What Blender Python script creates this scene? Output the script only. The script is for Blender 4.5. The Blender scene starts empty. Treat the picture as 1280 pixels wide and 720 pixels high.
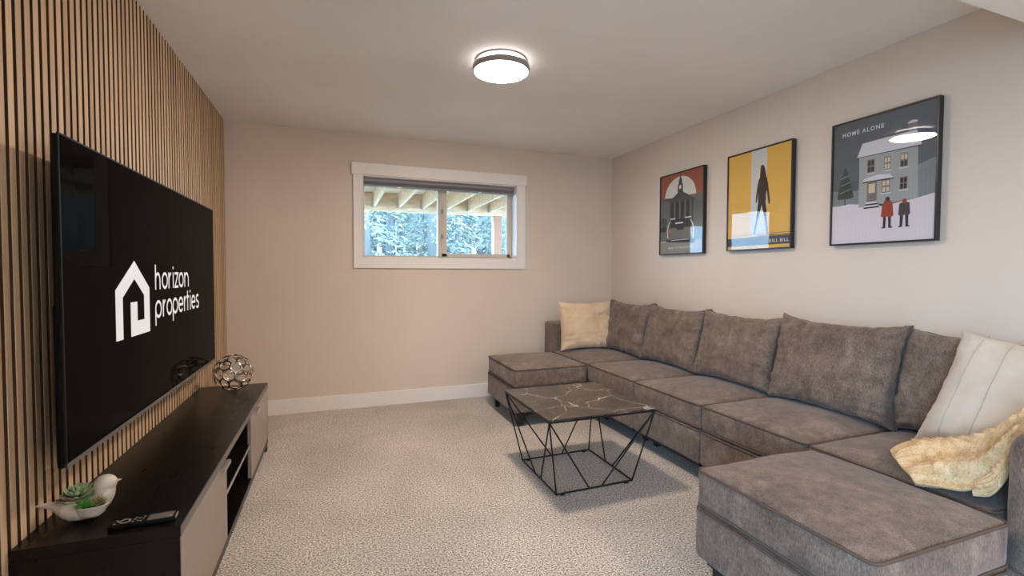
import bpy, bmesh, math, random
from mathutils import Vector, Matrix, noise, Euler
sc = bpy.context.scene
COL = sc.collection
PI = math.pi
random.seed(7)

# ------------------------------------------------------------------ camera
F_PX, YAW, PITCH, ROLL, CAM_H = 594.69, math.radians(20.376), math.radians(-1.848), math.radians(0.199), 1.2132
cam_d = bpy.data.cameras.new('camera'); cam = bpy.data.objects.new('camera', cam_d); COL.objects.link(cam)
dv = Vector((math.sin(YAW)*math.cos(PITCH), math.cos(YAW)*math.cos(PITCH), math.sin(PITCH)))
rv = Vector((math.cos(YAW), -math.sin(YAW), 0)); uvv = rv.cross(dv)
r2 = rv*math.cos(ROLL) + uvv*math.sin(ROLL); u2 = -rv*math.sin(ROLL) + uvv*math.cos(ROLL)
m = Matrix((r2, u2, -dv)).transposed().to_4x4(); m.translation = (0, 0, CAM_H)
cam.matrix_world = m
cam_d.sensor_width = 36; cam_d.lens = F_PX*36/1280; cam_d.clip_start = .02; cam_d.clip_end = 300
sc.camera = cam

# ------------------------------------------------------------------ world, light, exposure
sc.view_settings.view_transform = 'Standard'; sc.view_settings.look = 'None'
sc.view_settings.gamma = 1; sc.view_settings.exposure = 0.94; sc.view_settings.use_curve_mapping = False
world = bpy.data.worlds.new('world'); sc.world = world; world.use_nodes = True
SKY = (0.43, 0.70, 1.0); SKY_STRENGTH = 10.0
world.node_tree.nodes['Background'].inputs[0].default_value = (*SKY, 1)
world.node_tree.nodes['Background'].inputs[1].default_value = SKY_STRENGTH
LAMP_STRENGTH = 90.0; LAMP_COLOR = (1.0, 0.84, 0.70)

def portal(name, loc, rot, sx, sy):
    l = bpy.data.lights.new(name, 'AREA'); l.shape = 'RECTANGLE'; l.size = sx; l.size_y = sy
    l.cycles.is_portal = True
    o = bpy.data.objects.new(name, l); o.location = loc; o.rotation_euler = rot; COL.objects.link(o)
portal('window_portal', (.97, 4.72, 1.71), (-PI/2, 0, 0), 1.5, .8)       # shines to -y
portal('door_portal', (-.96, -1.2, 1.1), (0, -PI/2, 0), 2.05, 2.1)       # shines to +x

# ------------------------------------------------------------------ materials
def mat(name, color=(.5,.5,.5), rough=.6, metal=0, spec=.5, emit=None, estr=0, sheen=0, coat=0):
    m = bpy.data.materials.new(name); m.use_nodes = True
    b = m.node_tree.nodes['Principled BSDF']
    b.inputs['Base Color'].default_value = (*color, 1); b.inputs['Roughness'].default_value = rough
    b.inputs['Metallic'].default_value = metal; b.inputs['Specular IOR Level'].default_value = spec
    if sheen: b.inputs['Sheen Weight'].default_value = sheen; b.inputs['Sheen Roughness'].default_value = .4
    if coat: b.inputs['Coat Weight'].default_value = coat; b.inputs['Coat Roughness'].default_value = .05
    if emit: b.inputs['Emission Color'].default_value = (*emit, 1); b.inputs['Emission Strength'].default_value = estr
    return m
def N(m, t, **k):
    n = m.node_tree.nodes.new(t)
    for a, v in k.items(): setattr(n, a, v)
    return n
def L(m, a, b): m.node_tree.links.new(a, b)
def coords(m, scale=(1,1,1), rnd=True):
    tc = N(m, 'ShaderNodeTexCoord'); mp = N(m, 'ShaderNodeMapping'); mp.inputs['Scale'].default_value = scale
    L(m, tc.outputs['Object'], mp.inputs['Vector'])
    if rnd:
        oi = N(m, 'ShaderNodeObjectInfo'); mu = N(m, 'ShaderNodeMath', operation='MULTIPLY'); mu.inputs[1].default_value = 37
        L(m, oi.outputs['Random'], mu.inputs[0]); L(m, mu.outputs[0], mp.inputs['Location'])
    return mp.outputs[0]
def nz(m, vec, scale, detail=3, rough=.5, dist=0):
    n = N(m, 'ShaderNodeTexNoise'); n.inputs['Scale'].default_value = scale; n.inputs['Detail'].default_value = detail
    n.inputs['Roughness'].default_value = rough; n.inputs['Distortion'].default_value = dist
    L(m, vec, n.inputs['Vector']); return n.outputs['Fac']
def ramp(m, fac, stops):
    r = N(m, 'ShaderNodeValToRGB'); e = r.color_ramp.elements
    while len(e) < len(stops): e.new(.5)
    for i, (p, c) in enumerate(stops): e[i].position = p; e[i].color = (*c, 1)
    L(m, fac, r.inputs[0]); return r.outputs[0]
def bump(m, h, strength=.3, dist=.01, chain=None):
    b = N(m, 'ShaderNodeBump'); b.inputs['Strength'].default_value = strength; b.inputs['Distance'].default_value = dist
    L(m, h, b.inputs['Height'])
    if chain: L(m, chain, b.inputs['Normal'])
    return b.outputs[0]
def bsdf(m): return m.node_tree.nodes['Principled BSDF']
def mixc(m, fac, a, b, mode='MIX'):
    x = N(m, 'ShaderNodeMix', data_type='RGBA', blend_type=mode)
    if isinstance(fac, (int, float)): x.inputs[0].default_value = fac
    else: L(m, fac, x.inputs[0])
    for i, v in ((6, a), (7, b)):
        if isinstance(v, tuple): x.inputs[i].default_value = (*v, 1)
        else: L(m, v, x.inputs[i])
    return x.outputs[2]

def paint(name, c, s=.04):
    m = mat(name, c, .75, spec=.3); v = coords(m, rnd=False)
    L(m, ramp(m, nz(m, v, 1.2, 2), [(.3, tuple(x*(1-s) for x in c)), (.7, tuple(x*(1+s) for x in c))]), bsdf(m).inputs['Base Color'])
    L(m, bump(m, nz(m, v, 220, 2), .06, .002), bsdf(m).inputs['Normal']); return m
M = {}
M['wall'] = paint('wall_paint', (.71, .60, .505))
M['ceil'] = paint('ceiling_paint', (.90, .85, .80))
M['trim'] = mat('trim_paint', (.84, .79, .75), .45)
M['felt'] = mat('dark_backing', (.05, .028, .015), .95, spec=.1)
# slat wood
w = M['wood'] = mat('slat_oak', (.4, .27, .17), .55, spec=.35)
v = coords(w, (60, 60, 2.2)); g = nz(w, v, 1.6, 6, .65, .4)
c1 = ramp(w, g, [(.25, (.56, .385, .24)), (.5, (.67, .47, .305)), (.75, (.75, .545, .365))])
oi = N(w, 'ShaderNodeObjectInfo'); c2 = ramp(w, oi.outputs['Random'], [(0, (.82, .80, .78)), (1, (1.08, 1.06, 1.04))])
L(w, mixc(w, 1.0, c1, c2, 'MULTIPLY'), bsdf(w).inputs['Base Color']); L(w, bump(w, g, .25, .001), bsdf(w).inputs['Normal'])
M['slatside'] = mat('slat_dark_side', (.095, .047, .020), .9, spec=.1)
# carpet
c = M['carpet'] = mat('carpet_pile', (.4, .36, .32), .95, spec=.1, sheen=.3)
v = coords(c, rnd=False)
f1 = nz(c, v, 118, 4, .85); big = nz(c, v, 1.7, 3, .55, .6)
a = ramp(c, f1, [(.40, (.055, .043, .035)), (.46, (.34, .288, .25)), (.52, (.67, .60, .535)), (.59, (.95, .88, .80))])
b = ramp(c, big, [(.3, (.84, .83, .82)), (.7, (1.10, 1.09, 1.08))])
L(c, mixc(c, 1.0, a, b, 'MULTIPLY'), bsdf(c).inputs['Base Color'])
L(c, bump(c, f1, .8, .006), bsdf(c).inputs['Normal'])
# sofa fabric
def fabric(name, dark, mid, light, scale=1, sheen=.25):
    m = mat(name, mid, .9, spec=.15, sheen=sheen)
    v = coords(m); blot = nz(m, v, 7*scale, 4, .6, .8)
    vs = coords(m, (270, 270, 75)); st = nz(m, vs, 1, 3, .7)
    vh = coords(m, (26, 26, 12)); s2 = nz(m, vh, 1, 4, .7)
    a = ramp(m, blot, [(.3, dark), (.55, mid), (.8, light)])
    b = ramp(m, st, [(.32, (.55, .55, .55)), (.68, (1.45, 1.45, 1.45))])
    d = ramp(m, s2, [(.3, (.78, .78, .78)), (.7, (1.22, 1.22, 1.22))])
    L(m, mixc(m, 1.0, mixc(m, 1.0, a, b, 'MULTIPLY'), d, 'MULTIPLY'), bsdf(m).inputs['Base Color'])
    L(m, bump(m, st, .45, .0015), bsdf(m).inputs['Normal']); return m
M['sofa'] = fabric('grey_chenille', (.132, .096, .076), (.186, .137, .110), (.28, .211, .170))
M['sofa_pipe'] = mat('piping_chenille', (.115, .083, .068), .9, spec=.1)  # darker than the cover: seam shadow put into the piping colour
M['leg'] = mat('black_plastic', (.012, .012, .012), .5)
def weave(name, c, c2):
    m = mat(name, c, .9, spec=.1, sheen=.2); v = coords(m)
    vx = coords(m, (420, 420, 60)); vz = coords(m, (50, 50, 420))
    n1 = nz(m, vx, 1, 2); n2 = nz(m, vz, 1, 2)
    ad = N(m, 'ShaderNodeMath', operation='ADD'); L(m, n1, ad.inputs[0]); L(m, n2, ad.inputs[1])
    L(m, mixc(m, 1.0, ramp(m, nz(m, v, 6, 3), [(.3, c2), (.7, c)]), ramp(m, ad.outputs[0], [(.35, (.80, .80, .80)), (.65, (1.15, 1.15, 1.15))]), 'MULTIPLY'), bsdf(m).inputs['Base Color'])
    L(m, bump(m, ad.outputs[0], .5, .002), bsdf(m).inputs['Normal']); return m
M['linen'] = weave('tan_linen', (.68, .51, .345), (.52, .38, .24))
M['cream'] = weave('cream_cotton', (.53, .465, .40), (.46, .385, .31))
M['stitch'] = mat('stitch_thread', (.50, .42, .33), .9)
M['stitch2'] = mat('cream_thread', (.47, .41, .35), .9)
k = M['knit'] = mat('knit_wool', (.66, .54, .36), .95, spec=.1, sheen=.3)
v = coords(k, rnd=False); n1 = nz(k, v, 30, 3, .6, .4); n2 = nz(k, v, 210, 2, .6)
L(k, mixc(k, 1.0, ramp(k, n1, [(.30, (.50, .33, .165)), (.5, (.66, .455, .25)), (.7, (.74, .55, .335))]),
          ramp(k, n2, [(.28, (.55, .5, .45)), (.42, (1, 1, 1)), (.7, (1.1, 1.1, 1.1))]), 'MULTIPLY'), bsdf(k).inputs['Base Color'])
L(k, bump(k, n2, .8, .004), bsdf(k).inputs['Normal'])
# black wood console
bw = M['console'] = mat('black_ash_laminate', (.014, .011, .010), .36, spec=.3)
v = coords(bw, (40, 2.5, 40), False); g = nz(bw, v, 2, 5, .6)
L(bw, ramp(bw, g, [(.3, (.0035, .0028, .0025)), (.7, (.0062, .005, .0044))]), bsdf(bw).inputs['Base Color'])
L(bw, ramp(bw, g, [(.3, (.27, .27, .27)), (.7, (.31, .31, .31))]), bsdf(bw).inputs['Roughness'])
M['door'] = mat('taupe_gloss_front', (.32, .262, .225), .33, spec=.5)  # taupe puts the gloss reflection of a dark front into its colour
M['alu'] = mat('brushed_aluminium', (.62, .60, .58), .35, metal=.9)
M['edge'] = mat('grey_edge_band', (.16, .14, .13), .4)
# television
M['screen'] = mat('screen_glass', (.0042, .0036, .0032), .03, spec=.15); bsdf(M['screen']).inputs['IOR'].default_value = 1.075
M['tvplastic'] = mat('television_plastic', (.004, .004, .004), .55, spec=.12)
M['bezel'] = mat('bezel_black', (.005, .005, .005), .45, spec=.25)
M['tvtrim'] = mat('grey_trim_metal', (.14, .125, .115), .45)
M['lit'] = mat('lit_white_pixels', (.0, .0, .0), .4, emit=(.86, .81, .78), estr=.46)
M['blackmetal'] = mat('black_wire_metal', (.010, .010, .010), .4, metal=.3)
# marble top
mb = M['marble'] = mat('dark_marble', (.05, .04, .035), .28, spec=.5)
v = coords(mb, (1, 1, 1), False)
wp = N(mb, 'ShaderNodeTexNoise'); wp.inputs['Scale'].default_value = 5; wp.inputs['Detail'].default_value = 6; L(mb, v, wp.inputs['Vector'])
vm = N(mb, 'ShaderNodeMix', data_type='VECTOR'); vm.inputs[0].default_value = .13; L(mb, v, vm.inputs[4]); L(mb, wp.outputs['Color'], vm.inputs[5])
def vein(scale, width, off):
    t = N(mb, 'ShaderNodeTexVoronoi', feature='DISTANCE_TO_EDGE'); t.inputs['Scale'].default_value = scale
    ad = N(mb, 'ShaderNodeVectorMath', operation='ADD'); ad.inputs[1].default_value = (off, off*.7, 0); L(mb, vm.outputs[1], ad.inputs[0])
    L(mb, ad.outputs[0], t.inputs['Vector'])
    return ramp(mb, t.outputs['Distance'], [(0, (1, 1, 1)), (width, (0, 0, 0))])
mask = ramp(mb, nz(mb, v, 9, 4), [(.42, (0, 0, 0)), (.62, (1, 1, 1))])
base = ramp(mb, nz(mb, v, 6, 4), [(.3, (.040, .031, .026)), (.7, (.060, .048, .041))])
v1 = mixc(mb, 1.0, vein(4.2, .014, .3), mask, 'MULTIPLY')
v2 = mixc(mb, 1.0, vein(8.0, .02, 1.9), mixc(mb, 1.0, mask, (.35, .35, .35), 'MULTIPLY'), 'MULTIPLY')
v3 = mixc(mb, .4, vein(4.2, .008, .3), (0, 0, 0))
tot = mixc(mb, 1.0, mixc(mb, 1.0, v1, v2, 'ADD'), v3, 'ADD')
L(mb, mixc(mb, tot, base, (.52, .46, .41)), bsdf(mb).inputs['Base Color'])
M['ceramic'] = mat('glazed_ceramic', (.64, .57, .50), .3, spec=.5)
M['silver'] = mat('dark_silver_metal', (.66, .58, .51), .2, metal=1)
M['soil'] = mat('soil', (.06, .04, .025), .95)
M['leafpale'] = mat('pale_succulent', (.30, .38, .20), .45)
M['leafbrown'] = mat('reddish_succulent', (.24, .15, .11), .5)
M['leafgreen'] = mat('green_succulent', (.06, .26, .025), .45)
M['leafdull'] = mat('bronze_succulent', (.20, .19, .07), .5)
M['frame'] = mat('black_frame', (.010, .010, .012), .35)
M['diff'] = mat('lamp_diffuser', (.9, .9, .9), .4, emit=LAMP_COLOR, estr=LAMP_STRENGTH)
M['halo'] = mat('lamp_halo_ring', (.9, .9, .9), .4, emit=(1, .94, .92), estr=9)
M['lampgrey'] = mat('lamp_rim_grey', (.30, .27, .25), .35)
M['vinyl'] = mat('almond_vinyl', (.60, .54, .46), .45)
M['blind'] = mat('grey_blind', (.27, .26, .28), .55)
M['deckwood'] = mat('deck_lumber', (.50, .38, .24), .8)
v = coords(M['deckwood'], (2, 8, 8)); L(M['deckwood'], ramp(M['deckwood'], nz(M['deckwood'], v, 2, 4), [(.3, (.56, .36, .22)), (.7, (.80, .60, .42))]), bsdf(M['deckwood']).inputs['Base Color'])
M['postwood'] = mat('post_lumber', (.42, .22, .15), .8)
M['galv'] = mat('galvanised_steel', (.5, .5, .5), .4, metal=.8)
M['siding'] = mat('siding', (.5, .5, .48), .8)
M['bark'] = mat('bark', (.11, .12, .12), .9)
nd = M['needle'] = mat('needles', (.20, .38, .40), .9)  # pale blue-green stands in for outdoor haze, put into the foliage colour
v = coords(nd); L(nd, ramp(nd, nz(nd, v, .8, 3), [(.3, (.10, .155, .17)), (.55, (.21, .25, .22)), (.75, (.42, .41, .33))]), bsdf(nd).inputs['Base Color'])
M['ground'] = mat('forest_floor', (.32, .32, .27), .95)
# clear glass (thin): transparent with a fresnel sheen
def clear(name, ior=1.45, tint=(1, 1, 1)):
    m = bpy.data.materials.new(name); m.use_nodes = True; nt = m.node_tree; nt.nodes.clear()
    o = N(m, 'ShaderNodeOutputMaterial'); t = N(m, 'ShaderNodeBsdfTransparent'); t.inputs[0].default_value = (*tint, 1)
    g = N(m, 'ShaderNodeBsdfGlossy'); g.inputs['Roughness'].default_value = .01
    lw = N(m, 'ShaderNodeLayerWeight'); lw.inputs[0].default_value = .5          # facing: 1 - |cos|, same from both sides
    pw = N(m, 'ShaderNodeMath', operation='POWER'); pw.inputs[1].default_value = 5; L(m, lw.outputs['Facing'], pw.inputs[0])
    f0 = ((ior-1)/(ior+1))**2; ma = N(m, 'ShaderNodeMath', operation='MULTIPLY_ADD'); ma.inputs[1].default_value = 1-f0; ma.inputs[2].default_value = f0; L(m, pw.outputs[0], ma.inputs[0])
    x = N(m, 'ShaderNodeMixShader'); L(m, ma.outputs[0], x.inputs[0]); L(m, t.outputs[0], x.inputs[1]); L(m, g.outputs[0], x.inputs[2]); L(m, x.outputs[0], o.inputs[0])
    return m
M['glass'] = clear('window_glass'); M['posterglass'] = clear('poster_glass', 1.33)
def flat(name, c): M[name] = mat(name, c, .6, spec=.3)
for n_, c_ in dict(p_sky=(.105, .115, .125), p_snow=(.66, .60, .62), p_hill=(.21, .23, .235), p_wallgrey=(.34, .35, .335), p_dark=(.03, .032, .036),
        p_window=(.62, .50, .34), p_winframe=(.20, .17, .15), p_tree=(.05, .065, .055), p_red=(.32, .05, .025), p_coat=(.07, .055, .06), p_text=(.62, .66, .70),
        p_yellow=(.72, .42, .085), p_stripe=(.60, .58, .56), p_brown=(.05, .028, .018), p_blueleg=(.12, .20, .25), p_band=(.055, .065, .085), p_cream=(.72, .62, .45),
        p_brick=(.33, .095, .055), p_moon=(.66, .62, .56), p_stone=(.075, .072, .065), p_stone2=(.14, .135, .12), p_shadow=(.028, .026, .025), p_road=(.27, .25, .20), p_car=(.17, .155, .14), p_white=(.75, .74, .72), p_orange=(.42, .15, .07), p_roof=(.62, .60, .62)).items(): flat(n_, c_)

# ------------------------------------------------------------------ mesh helpers
def setp(o, label=None, cat=None, group=None, kind=None):
    if label: o['label'] = label
    if cat: o['category'] = cat
    if group: o['group'] = group
    if kind: o['kind'] = kind
    return o
def empty(name, loc, label=None, cat=None, group=None, kind=None):
    o = bpy.data.objects.new(name, None); o.empty_display_size = .1; o.location = loc; COL.objects.link(o)
    return setp(o, label, cat, group, kind)
def nb(): return bmesh.new()
def obj(name, bm, material, parent=None, smooth=False, origin=None, angle=None, recalc=True, world=True):
    me = bpy.data.meshes.new(name)
    off = Vector((0, 0, 0))
    if parent is not None and world:
        p = parent
        while p is not None: off += Vector(p.location); p = p.parent
    ol = (Vector(origin) - off) if origin is not None else Vector((0, 0, 0))
    bmesh.ops.translate(bm, verts=bm.verts, vec=-(off + ol))
    if recalc: bmesh.ops.recalc_face_normals(bm, faces=bm.faces)
    bm.to_mesh(me); bm.free()
    for mm in (material if isinstance(material, (list, tuple)) else [material]): me.materials.append(M[mm])
    if smooth:
        for p in me.polygons: p.use_smooth = True
        if angle: me.set_sharp_from_angle(angle=math.radians(angle))
    o = bpy.data.objects.new(name, me); COL.objects.link(o); o.location = ol
    if parent is not None: o.parent = parent
    return o
def box(bm, x0, x1, y0, y1, z0, z1, bev=0, seg=2, mi=0):
    r = bmesh.ops.create_cube(bm, size=1)
    vs = r['verts']
    bmesh.ops.scale(bm, vec=(x1-x0, y1-y0, z1-z0), verts=vs); bmesh.ops.translate(bm, vec=((x0+x1)/2, (y0+y1)/2, (z0+z1)/2), verts=vs)
    fs = set(f for v_ in vs for f in v_.link_faces)
    for f in fs: f.material_index = mi
    if bev:
        es = list(set(e for v_ in vs for e in v_.link_edges))
        bmesh.ops.bevel(bm, geom=es, offset=bev, segments=seg, profile=.5, affect='EDGES', clamp_overlap=True)
    return bm
def tube(bm, pts, r, n=8, closed=False, cap=True):
    pts = [Vector(p) for p in pts]; K = len(pts); rings = []
    ref = None
    for i, p in enumerate(pts):
        if closed: t = pts[(i+1) % K] - pts[i-1]
        else: t = pts[min(i+1, K-1)] - pts[max(i-1, 0)]
        t.normalize()
        if ref is None: ref = t.orthogonal().normalized()
        ref = (ref - t*ref.dot(t)).normalized(); b = t.cross(ref)
        rr = r(i/(K-1)) if callable(r) else r
        rings.append([bm.verts.new(p + (ref*math.cos(a) + b*math.sin(a))*rr) for a in (2*PI*j/n for j in range(n))])
    for i in range(K if closed else K-1):
        A, B = rings[i], rings[(i+1) % K]
        for j in range(n): bm.faces.new((A[j], A[(j+1) % n], B[(j+1) % n], B[j]))
    if cap and not closed: bm.faces.new(rings[0][::-1]); bm.faces.new(rings[-1])
    return bm
def lathe(bm, prof, c=(0, 0, 0), n=48):
    rings = []
    for r, z in prof:
        if r < 1e-6: rings.append([bm.verts.new((c[0], c[1], c[2]+z))])
        else: rings.append([bm.verts.new((c[0]+r*math.cos(2*PI*j/n), c[1]+r*math.sin(2*PI*j/n), c[2]+z)) for j in range(n)])
    for A, B in zip(rings, rings[1:]):
        for j in range(n):
            a, b = A[j % len(A)], A[(j+1) % len(A)]; c_, d = B[(j+1) % len(B)], B[j % len(B)]
            q = [a, b, c_, d]; u_ = []
            for x in q:
                if x not in u_: u_.append(x)
            if len(u_) > 2: bm.faces.new(u_)
    return bm
def softbox(bm, x0, x1, y0, y1, z0, z1, r=.03, crown=0, n=22, amp=.003, seed=0, bulge=0, f=4.0):
    """rounded upholstered block with a crowned top and slightly uneven faces"""
    A, B, C = (x1-x0)/2, (y1-y0)/2, (z1-z0)/2; ctr = Vector(((x0+x1)/2, (y0+y1)/2, (z0+z1)/2))
    cache = {}
    def pt(p):
        k_ = tuple(round(c_, 5) for c_ in p)
        if k_ in cache: return cache[k_]
        s = [math.sin(PI/2*c_) for c_ in p]
        q = Vector((s[0]*A, s[1]*B, s[2]*C)); inn = Vector([max(-d+r, min(d-r, c_)) for c_, d in zip(q, (A, B, C))])
        dq = q - inn; dirn = dq.normalized() if dq.length > 1e-9 else Vector((0, 0, 1))
        pos = inn + dirn*r
        u_, v_, w_ = q.x/A, q.y/B, q.z/C
        pos.z += crown*max(0, (1-u_*u_))**.8*max(0, (1-v_*v_))**.8*max(0, w_)
        if bulge:
            pos.x += bulge*(u_ if abs(u_) > .98 else 0)*(1-v_*v_)*(1-w_*w_); pos.y += bulge*(v_ if abs(v_) > .98 else 0)*(1-u_*u_)*(1-w_*w_)
        nn = noise.noise((pos*f) + Vector((seed, seed*2.3, 0)))*amp + noise.noise((pos*f*3) + Vector((seed, 1, 4)))*amp*.4
        pos += dirn*nn
        vt = bm.verts.new(pos + ctr); cache[k_] = vt; return vt
    t = [-1+2*i/n for i in range(n+1)]
    for ax in range(3):
        for sg in (-1, 1):
            for i in range(n):
                for j in range(n):
                    q = []
                    for (a, b) in ((i, j), (i+1, j), (i+1, j+1), (i, j+1)):
                        p = [0, 0, 0]; p[ax] = sg; p[(ax+1) % 3] = t[a]; p[(ax+2) % 3] = t[b]; q.append(pt(p))
                    bm.faces.new(q if sg > 0 else q[::-1])
    return bm
def rrect_path(x0, x1, y0, y1, z, r, n=5, sag=0):
    pts = []
    for cx, cy, a0 in ((x1-r, y1-r, 0), (x0+r, y1-r, PI/2), (x0+r, y0+r, PI), (x1-r, y0+r, 3*PI/2)):
        for i in range(n+1):
            a = a0 + PI/2*i/n; pts.append((cx+r*math.cos(a), cy+r*math.sin(a), z))
    out = []
    for i, p in enumerate(pts):                      # subdivide long sides
        q = pts[(i+1) % len(pts)]; d = math.dist(p, q); k_ = max(1, int(d/.05))
        for j in range(k_):
            s = j/k_; out.append([p[c_]+(q[c_]-p[c_])*s for c_ in range(3)])
    for p in out: p[2] += .0018*noise.noise(Vector(p)*9)
    return out
def pillow(bm, W, H, T, e=.35, pinch=.05, n=40, seed=0, wr=.5, slump=0, ear=.0, wf=5):
    """cushion: X width, Z height (bottom at 0), Y thickness"""
    V = {}
    def pos(i, j, side):
        u_ = math.sin(PI/2*(-1+2*i/n)); v_ = math.sin(PI/2*(-1+2*j/n))
        pe = (1-v_*v_); pf = (1-u_*u_)
        x = W/2*u_*(1-pinch*pe**1.0); z = H/2*v_*(1-pinch*pf**1.0)
        cr = (abs(u_)*abs(v_))**6*ear; x += cr*(1 if u_ > 0 else -1); z += cr*(1 if v_ > 0 else -1)
        edge = max(abs(u_), abs(v_))
        t = T/2*(max(0, (1-u_**4))*max(0, (1-v_**4)))**e
        t *= 1 - .12*v_                                 # fuller at the bottom
        sv = seed*7.1 + side*3
        # gathered wrinkles running in from the seams
        wu = noise.noise(Vector((u_*wf*2, sv, v_*.8))); wv = noise.noise(Vector((v_*wf*2, sv+5, u_*.8)))
        amt = wr*.012*(wu*abs(v_)**3 + wv*abs(u_)**3)*min(1, (1-edge)*14)
        amt += wr*.007*noise.noise(Vector((u_*2.2+sv, v_*2.2, side)))*min(1, (1-edge)*6)
        amt += wr*.004*noise.noise(Vector((u_*6+sv, v_*6, side)))*min(1, (1-edge)*6)
        z += .004*wr*noise.noise(Vector((u_*wf*1.5, sv, 3)))*(v_*v_*v_) - slump*(1-u_*u_)*max(0, v_)**2
        x += .004*wr*noise.noise(Vector((v_*wf*1.5, sv, 8)))*(u_**3)
        return Vector((x, side*(t+amt), z + H/2))
    for side in (-1, 1):
        for i in range(n+1):
            for j in range(n+1):
                rim = i in (0, n) or j in (0, n)
                if rim and side == 1: V[(i, j, 1)] = V[(i, j, -1)]; continue
                V[(i, j, side)] = bm.verts.new(pos(i, j, side if not rim else 0))
    for side in (-1, 1):
        for i in range(n):
            for j in range(n):
                q = [V[(i, j, side)], V[(i+1, j, side)], V[(i+1, j+1, side)], V[(i, j+1, side)]]
                bm.faces.new(q if side == -1 else q[::-1])
    rim = [V[(i, 0, -1)].co.copy() for i in range(n)] + [V[(n, j, -1)].co.copy() for j in range(n)] + [V[(n-i, n, -1)].co.copy() for i in range(n)] + [V[(0, n-j, -1)].co.copy() for j in range(n)]
    return rim
def copy_tree(o, parent=None):
    c_ = o.copy(); COL.objects.link(c_)
    if parent is not None: c_.parent = parent
    for ch in list(o.children): copy_tree(ch, c_)
    return c_
def poly(bm, pts, mi=0):
    f = bm.faces.new([bm.verts.new(p) for p in pts]); f.material_index = mi; return f
def text_mesh(s, size, spacing=1.0):
    cu = bpy.data.curves.new('t', 'FONT'); cu.body = s; cu.size = size; cu.space_character = spacing; cu.offset = .022; cu.resolution_u = 3
    o = bpy.data.objects.new('t', cu); COL.objects.link(o); dg = bpy.context.evaluated_depsgraph_get(); dg.update()
    me = bpy.data.meshes.new_from_object(o.evaluated_get(dg)); b_ = bmesh.new(); b_.from_mesh(me)
    bpy.data.objects.remove(o); bpy.data.curves.remove(cu); bpy.data.meshes.remove(me); return b_

# ------------------------------------------------------------------ structure
XL, XR, YB, YL, H = -.850, 2.802, 4.459, 4.440, 2.44
YF = -2.7
S = lambda o: setp(o, kind='structure')
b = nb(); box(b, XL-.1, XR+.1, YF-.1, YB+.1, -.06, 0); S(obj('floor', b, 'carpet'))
b = nb(); box(b, XL-.1, XR+.1, YF-.1, YB+.2, H, H+.1); S(obj('ceiling', b, 'ceil'))
b = nb(); box(b, XL-.1, XL, YF-.1, -2.3, 0, H); box(b, XL-.1, XL, -.1, YB+.2, 0, H); box(b, XL-.1, XL, -2.3, -.1, 2.12, H); wl = S(obj('wall_left', b, 'wall'))
b = nb(); box(b, XR, XR+.1, YF-.1, YB+.2, 0, H); S(obj('wall_right', b, 'wall'))
# back wall: proud lower foundation part with a ledge, thinner upper part with the window opening
WX0, WX1, WZ0, WZ1, ZL = .232, 1.702, 1.345, 2.075, 1.240
b = nb(); box(b, XL, XR, YL, YB+.2, 0, ZL, .003, 1)
box(b, XL, WX0, YB, YB+.2, ZL, H); box(b, WX1, XR, YB, YB+.2, ZL, H); box(b, WX0, WX1, YB, YB+.2, ZL, WZ0); box(b, WX0, WX1, YB, YB+.2, WZ1, H)
S(obj('wall_back', b, 'wall'))
# front wall behind the camera; glazed patio door in the left wall behind the camera
b = nb(); box(b, XL, XR, YF-.1, YF, 0, H); S(obj('wall_front', b, 'wall'))
DX0, DX1, DZ1 = -2.3, -.1, 2.12
dr = empty('door_1', (XL-.05, (DX0+DX1)/2, 0), kind='structure')
b = nb()
for y in (DX0, (DX0+DX1)/2-.03, DX1-.06): box(b, XL-.08, XL-.03, y, y+.06, 0, DZ1)
box(b, XL-.08, XL-.03, DX0, DX1, 0, .07); box(b, XL-.08, XL-.03, DX0, DX1, DZ1-.06, DZ1); obj('door_frame', b, 'trim', dr)
for y in (DX0+.06, (DX0+DX1)/2+.03):
    b = nb(); box(b, XL-.058, XL-.052, y, y+1.01, .07, DZ1-.06); obj('pane', b, 'glass', dr)
# dropped soffit nearest the camera
b = nb(); box(b, XL, XR, -.35, 1.083, 2.20, H, .004, 2); S(obj('trim_1', b, 'ceil'))
# baseboards
b = nb(); box(b, XL, XR, YL-.014, YL, 0, .128, .003, 2); S(obj('baseboard_back', b, 'trim'))
b = nb(); box(b, XR-.014, XR, YF, YL-.014, 0, .128, .003, 2); S(obj('baseboard_right', b, 'trim'))
# slatted oak panelling: each slat a part of the left wall
PITCH_S = .0429
b = nb(); box(b, XL, XL+.002, -.02, YL, 0, H); obj('felt_backing', b, 'felt', wl)
me = None
for kk in range(-40, 64):
    y0 = 1.703 + kk*PITCH_S + .0072
    if me is None:
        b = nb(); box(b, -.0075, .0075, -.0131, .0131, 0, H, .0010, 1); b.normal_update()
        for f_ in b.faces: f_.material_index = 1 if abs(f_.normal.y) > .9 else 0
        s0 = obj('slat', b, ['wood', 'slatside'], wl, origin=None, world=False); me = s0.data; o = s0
    else:
        o = bpy.data.objects.new('slat', me); COL.objects.link(o); o.parent = wl
    o.location = (-.8405, y0+.0143, 0)

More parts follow.
